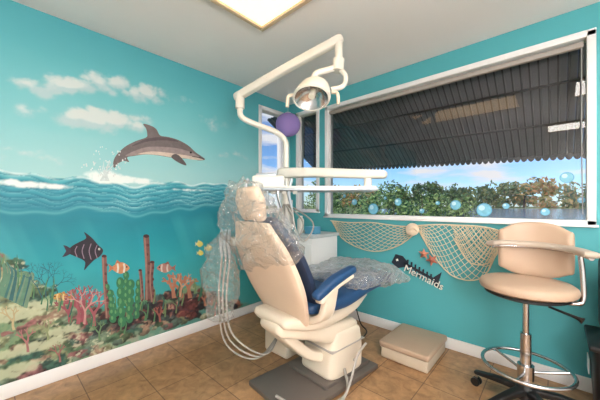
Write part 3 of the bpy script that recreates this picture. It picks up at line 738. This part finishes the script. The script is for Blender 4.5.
# ------------------------------------------------------------------ outdoors
aw = M('awning_metal', (112, 112, 120), .6, .1, .05); awd = M('awning_rib', (60, 60, 66), .6, .1, .05)
G = Geo(); nx = 84; x0, x1_ = -.6, 4.2
def az(x, t): return 2.42+(1.755-.035*(x-.5)-2.42)*t
for i in range(nx):
    xa = x0+(x1_-x0)*i/nx; wd = (x1_-x0)/nx
    xs_ = [xa, xa+wd*.18, xa+wd*.3, xa+wd]; dz = [-.016, -.016, 0, 0]
    vs = []
    for x, q_ in zip(xs_, dz):
        for j in range(2): vs.append((x, .14+1.1*j, az(x, j)+q_))
    G.add(vs, [(0, 1, 3, 2)], awd); G.add(vs, [(2, 3, 5, 4), (4, 5, 7, 6)], aw)
    xm = xa+wd/2; zz = az(xm, 1); vv = [(xa, 1.242, zz+.01), (xa, 1.242, zz-.030), (xa+wd*.2, 1.242, zz-.054), (xm, 1.242, zz-.064), (xa+wd*.8, 1.242, zz-.054), (xa+wd, 1.242, zz-.030), (xa+wd, 1.242, zz+.01)]
    G.add(vv, [tuple(range(7))], awd)
for t in (.33, .66): G.tube([(x0, .14+1.1*t, az(x0, t)-.03), (x1_, .14+1.1*t, az(x1_, t)-.03)], .011, awd, sub=2)
G.build('window_awning', smooth=False)
G = Geo(); G.box((2, 180, -.62), (900, 359, .2), M('grass_ground', (112, 126, 66), .9, 0, .25, 1.5), bev=0); G.build('ground', smooth=False)
wat = M('lake_water', (150, 172, 192), .12, 0, .10, .12, .05, .5)
G = Geo(); pts = []
for i in range(80):
    a = 2*math.pi*i/80; pts.append((80+130*math.cos(a)*(1+.04*math.sin(3*a)), 100+86*math.sin(a)*(1+.03*math.cos(5*a)), -.505))
G.add(pts, [tuple(range(80))], wat); G.build('lake_water_surface', smooth=False)
lg = [M('leaf_green', (104, 140, 74), .7, 0, .15), M('leaf_light', (152, 178, 108), .7, 0, .15), M('leaf_dark', (56, 90, 54), .7, 0, .15)]
lo = [M('leaf_orange', (184, 128, 76), .7, 0, .15), M('leaf_olive', (124, 130, 72), .7, 0, .15), M('leaf_gold', (180, 154, 94), .7, 0, .15)]
lf = [M('far_leaf_green', (92, 122, 76), .8, 0, .15), M('far_leaf_dark', (66, 94, 66), .8, 0, .15)]
bark = M('bark', (80, 64, 52), .9)
def tree(name, x, y, z0, h, r, mats, n, ls, trunk=.1, low=.3):
    G = Geo(); G.tube([(x, y, z0), (x+r*.05, y, z0+h*.4), (x, y, z0+h*.8)], [trunk, trunk*.7, trunk*.25], bark, seg=8)
    bl = [(Vector((random.uniform(-.6, .6)*r, random.uniform(-.6, .6)*r, random.uniform(low, .85)*h)), random.uniform(.35, .6)*r) for _ in range(11)]
    for c_, _ in bl[:5]: G.tube([(x, y, z0+h*.3), (x+c_.x*.5, y+c_.y*.5, z0+c_.z*.8), (x+c_.x, y+c_.y, z0+c_.z)], [trunk*.4, trunk*.25, trunk*.1], bark, seg=6, sub=3)
    for i in range(n):
        c_, q = random.choice(bl); d = Vector((random.gauss(0, 1), random.gauss(0, 1), random.gauss(0, 1))).normalized()*q*random.random()**.4
        p = Vector((x, y, z0))+c_+d; p.z = max(p.z, z0+.02); a = Vector((random.gauss(0, 1), random.gauss(0, 1), random.gauss(0, 1))).normalized(); b_ = a.orthogonal().normalized()
        s = ls*random.uniform(.6, 1.4)
        G.add([p-a*s, p+b_*s*.45, p+a*s, p-b_*s*.45], [(0, 1, 2, 3)], random.choice(mats))
    return G.build(name, smooth=False)
k = 0
for (x, y, h, r) in [(-1.3, 4.6, 2.2, .8), (-.45, 4.3, 2.4, .6), (-2.2, 4.6, 2.1, .9), (.25, 5.0, 2.2, .6), (-3.4, 5.2, 2.6, 1.0), (-2.6, 7.2, 2.8, 1.0), (-.8, 7.0, 2.6, .9), (.6, 6.4, 2.0, .6), (-5, 7, 3.0, 1.2)]:
    tree('shrub_tree' if k == 0 else 'shrub_tree.%03d' % k, x, y, -.52, h, r, lg, 1300, .05, .03, .12); k += 1
k = 0
for i in range(38):
    x = -150+i*10+random.uniform(-3, 3); y = 196+random.uniform(-3, 10)
    tree('lakeside_tree' if k == 0 else 'lakeside_tree.%03d' % k, x, y, -.52, random.uniform(10, 19), random.uniform(6.5, 9), random.choice([lo, lf, lf+lo[1:2], lo[1:]+lf]), 600, 1.3, .6, .05); k += 1

# ------------------------------------------------------------------ sky and sun
w = bpy.data.worlds.new('sky'); scene.world = w; w.use_nodes = True; N = w.node_tree.nodes; L = w.node_tree.links
bg = N['Background']; sk = N.new('ShaderNodeTexSky'); sk.sky_type = 'NISHITA'; sk.sun_disc = False
sk.sun_elevation = math.radians(35); sk.sun_rotation = math.radians(180); sk.dust_density = .2; sk.air_density = 1.0; sk.ozone_density = 3
tc = N.new('ShaderNodeTexCoord'); mpn = N.new('ShaderNodeMapping'); mpn.inputs['Scale'].default_value = (3, 3, 14); L.new(tc.outputs['Generated'], mpn.inputs['Vector'])
nz = N.new('ShaderNodeTexNoise'); nz.inputs['Scale'].default_value = 1.8; nz.inputs['Detail'].default_value = 7; L.new(mpn.outputs[0], nz.inputs['Vector'])
cr2 = N.new('ShaderNodeValToRGB'); cr2.color_ramp.elements[0].position = .50; cr2.color_ramp.elements[1].position = .66; L.new(nz.outputs['Fac'], cr2.inputs[0])
tint = N.new('ShaderNodeMix'); tint.data_type = 'RGBA'; tint.blend_type = 'MULTIPLY'; tint.inputs[0].default_value = 1; tint.inputs[7].default_value = (.62, .82, 1.1, 1); L.new(sk.outputs[0], tint.inputs[6])
mx = N.new('ShaderNodeMix'); mx.data_type = 'RGBA'; L.new(cr2.outputs[0], mx.inputs[0]); L.new(tint.outputs[2], mx.inputs[6]); mx.inputs[7].default_value = (6.5, 6.6, 7.0, 1)
L.new(mx.outputs[2], bg.inputs['Color']); bg.inputs['Strength'].default_value = .13
sl = bpy.data.lights.new('sun', 'SUN'); sl.energy = 2.8; sl.angle = .02; sl.color = (1, .93, .82)
so = bpy.data.objects.new('sun', sl); scene.collection.objects.link(so); so.rotation_euler = (math.radians(52), 0, math.radians(-15)); so.location = (0, -10, 12)

# ------------------------------------------------------------------ camera
cd = bpy.data.cameras.new('camera'); cam = bpy.data.objects.new('camera', cd); scene.collection.objects.link(cam)
cd.sensor_width = 36; cd.lens = FPX/600*36; cd.shift_y = 5/600; cd.clip_start = .03; cd.clip_end = 900
cam.location = CAM; cam.rotation_euler = (math.pi/2, 0, math.radians(42.3)); scene.camera = cam
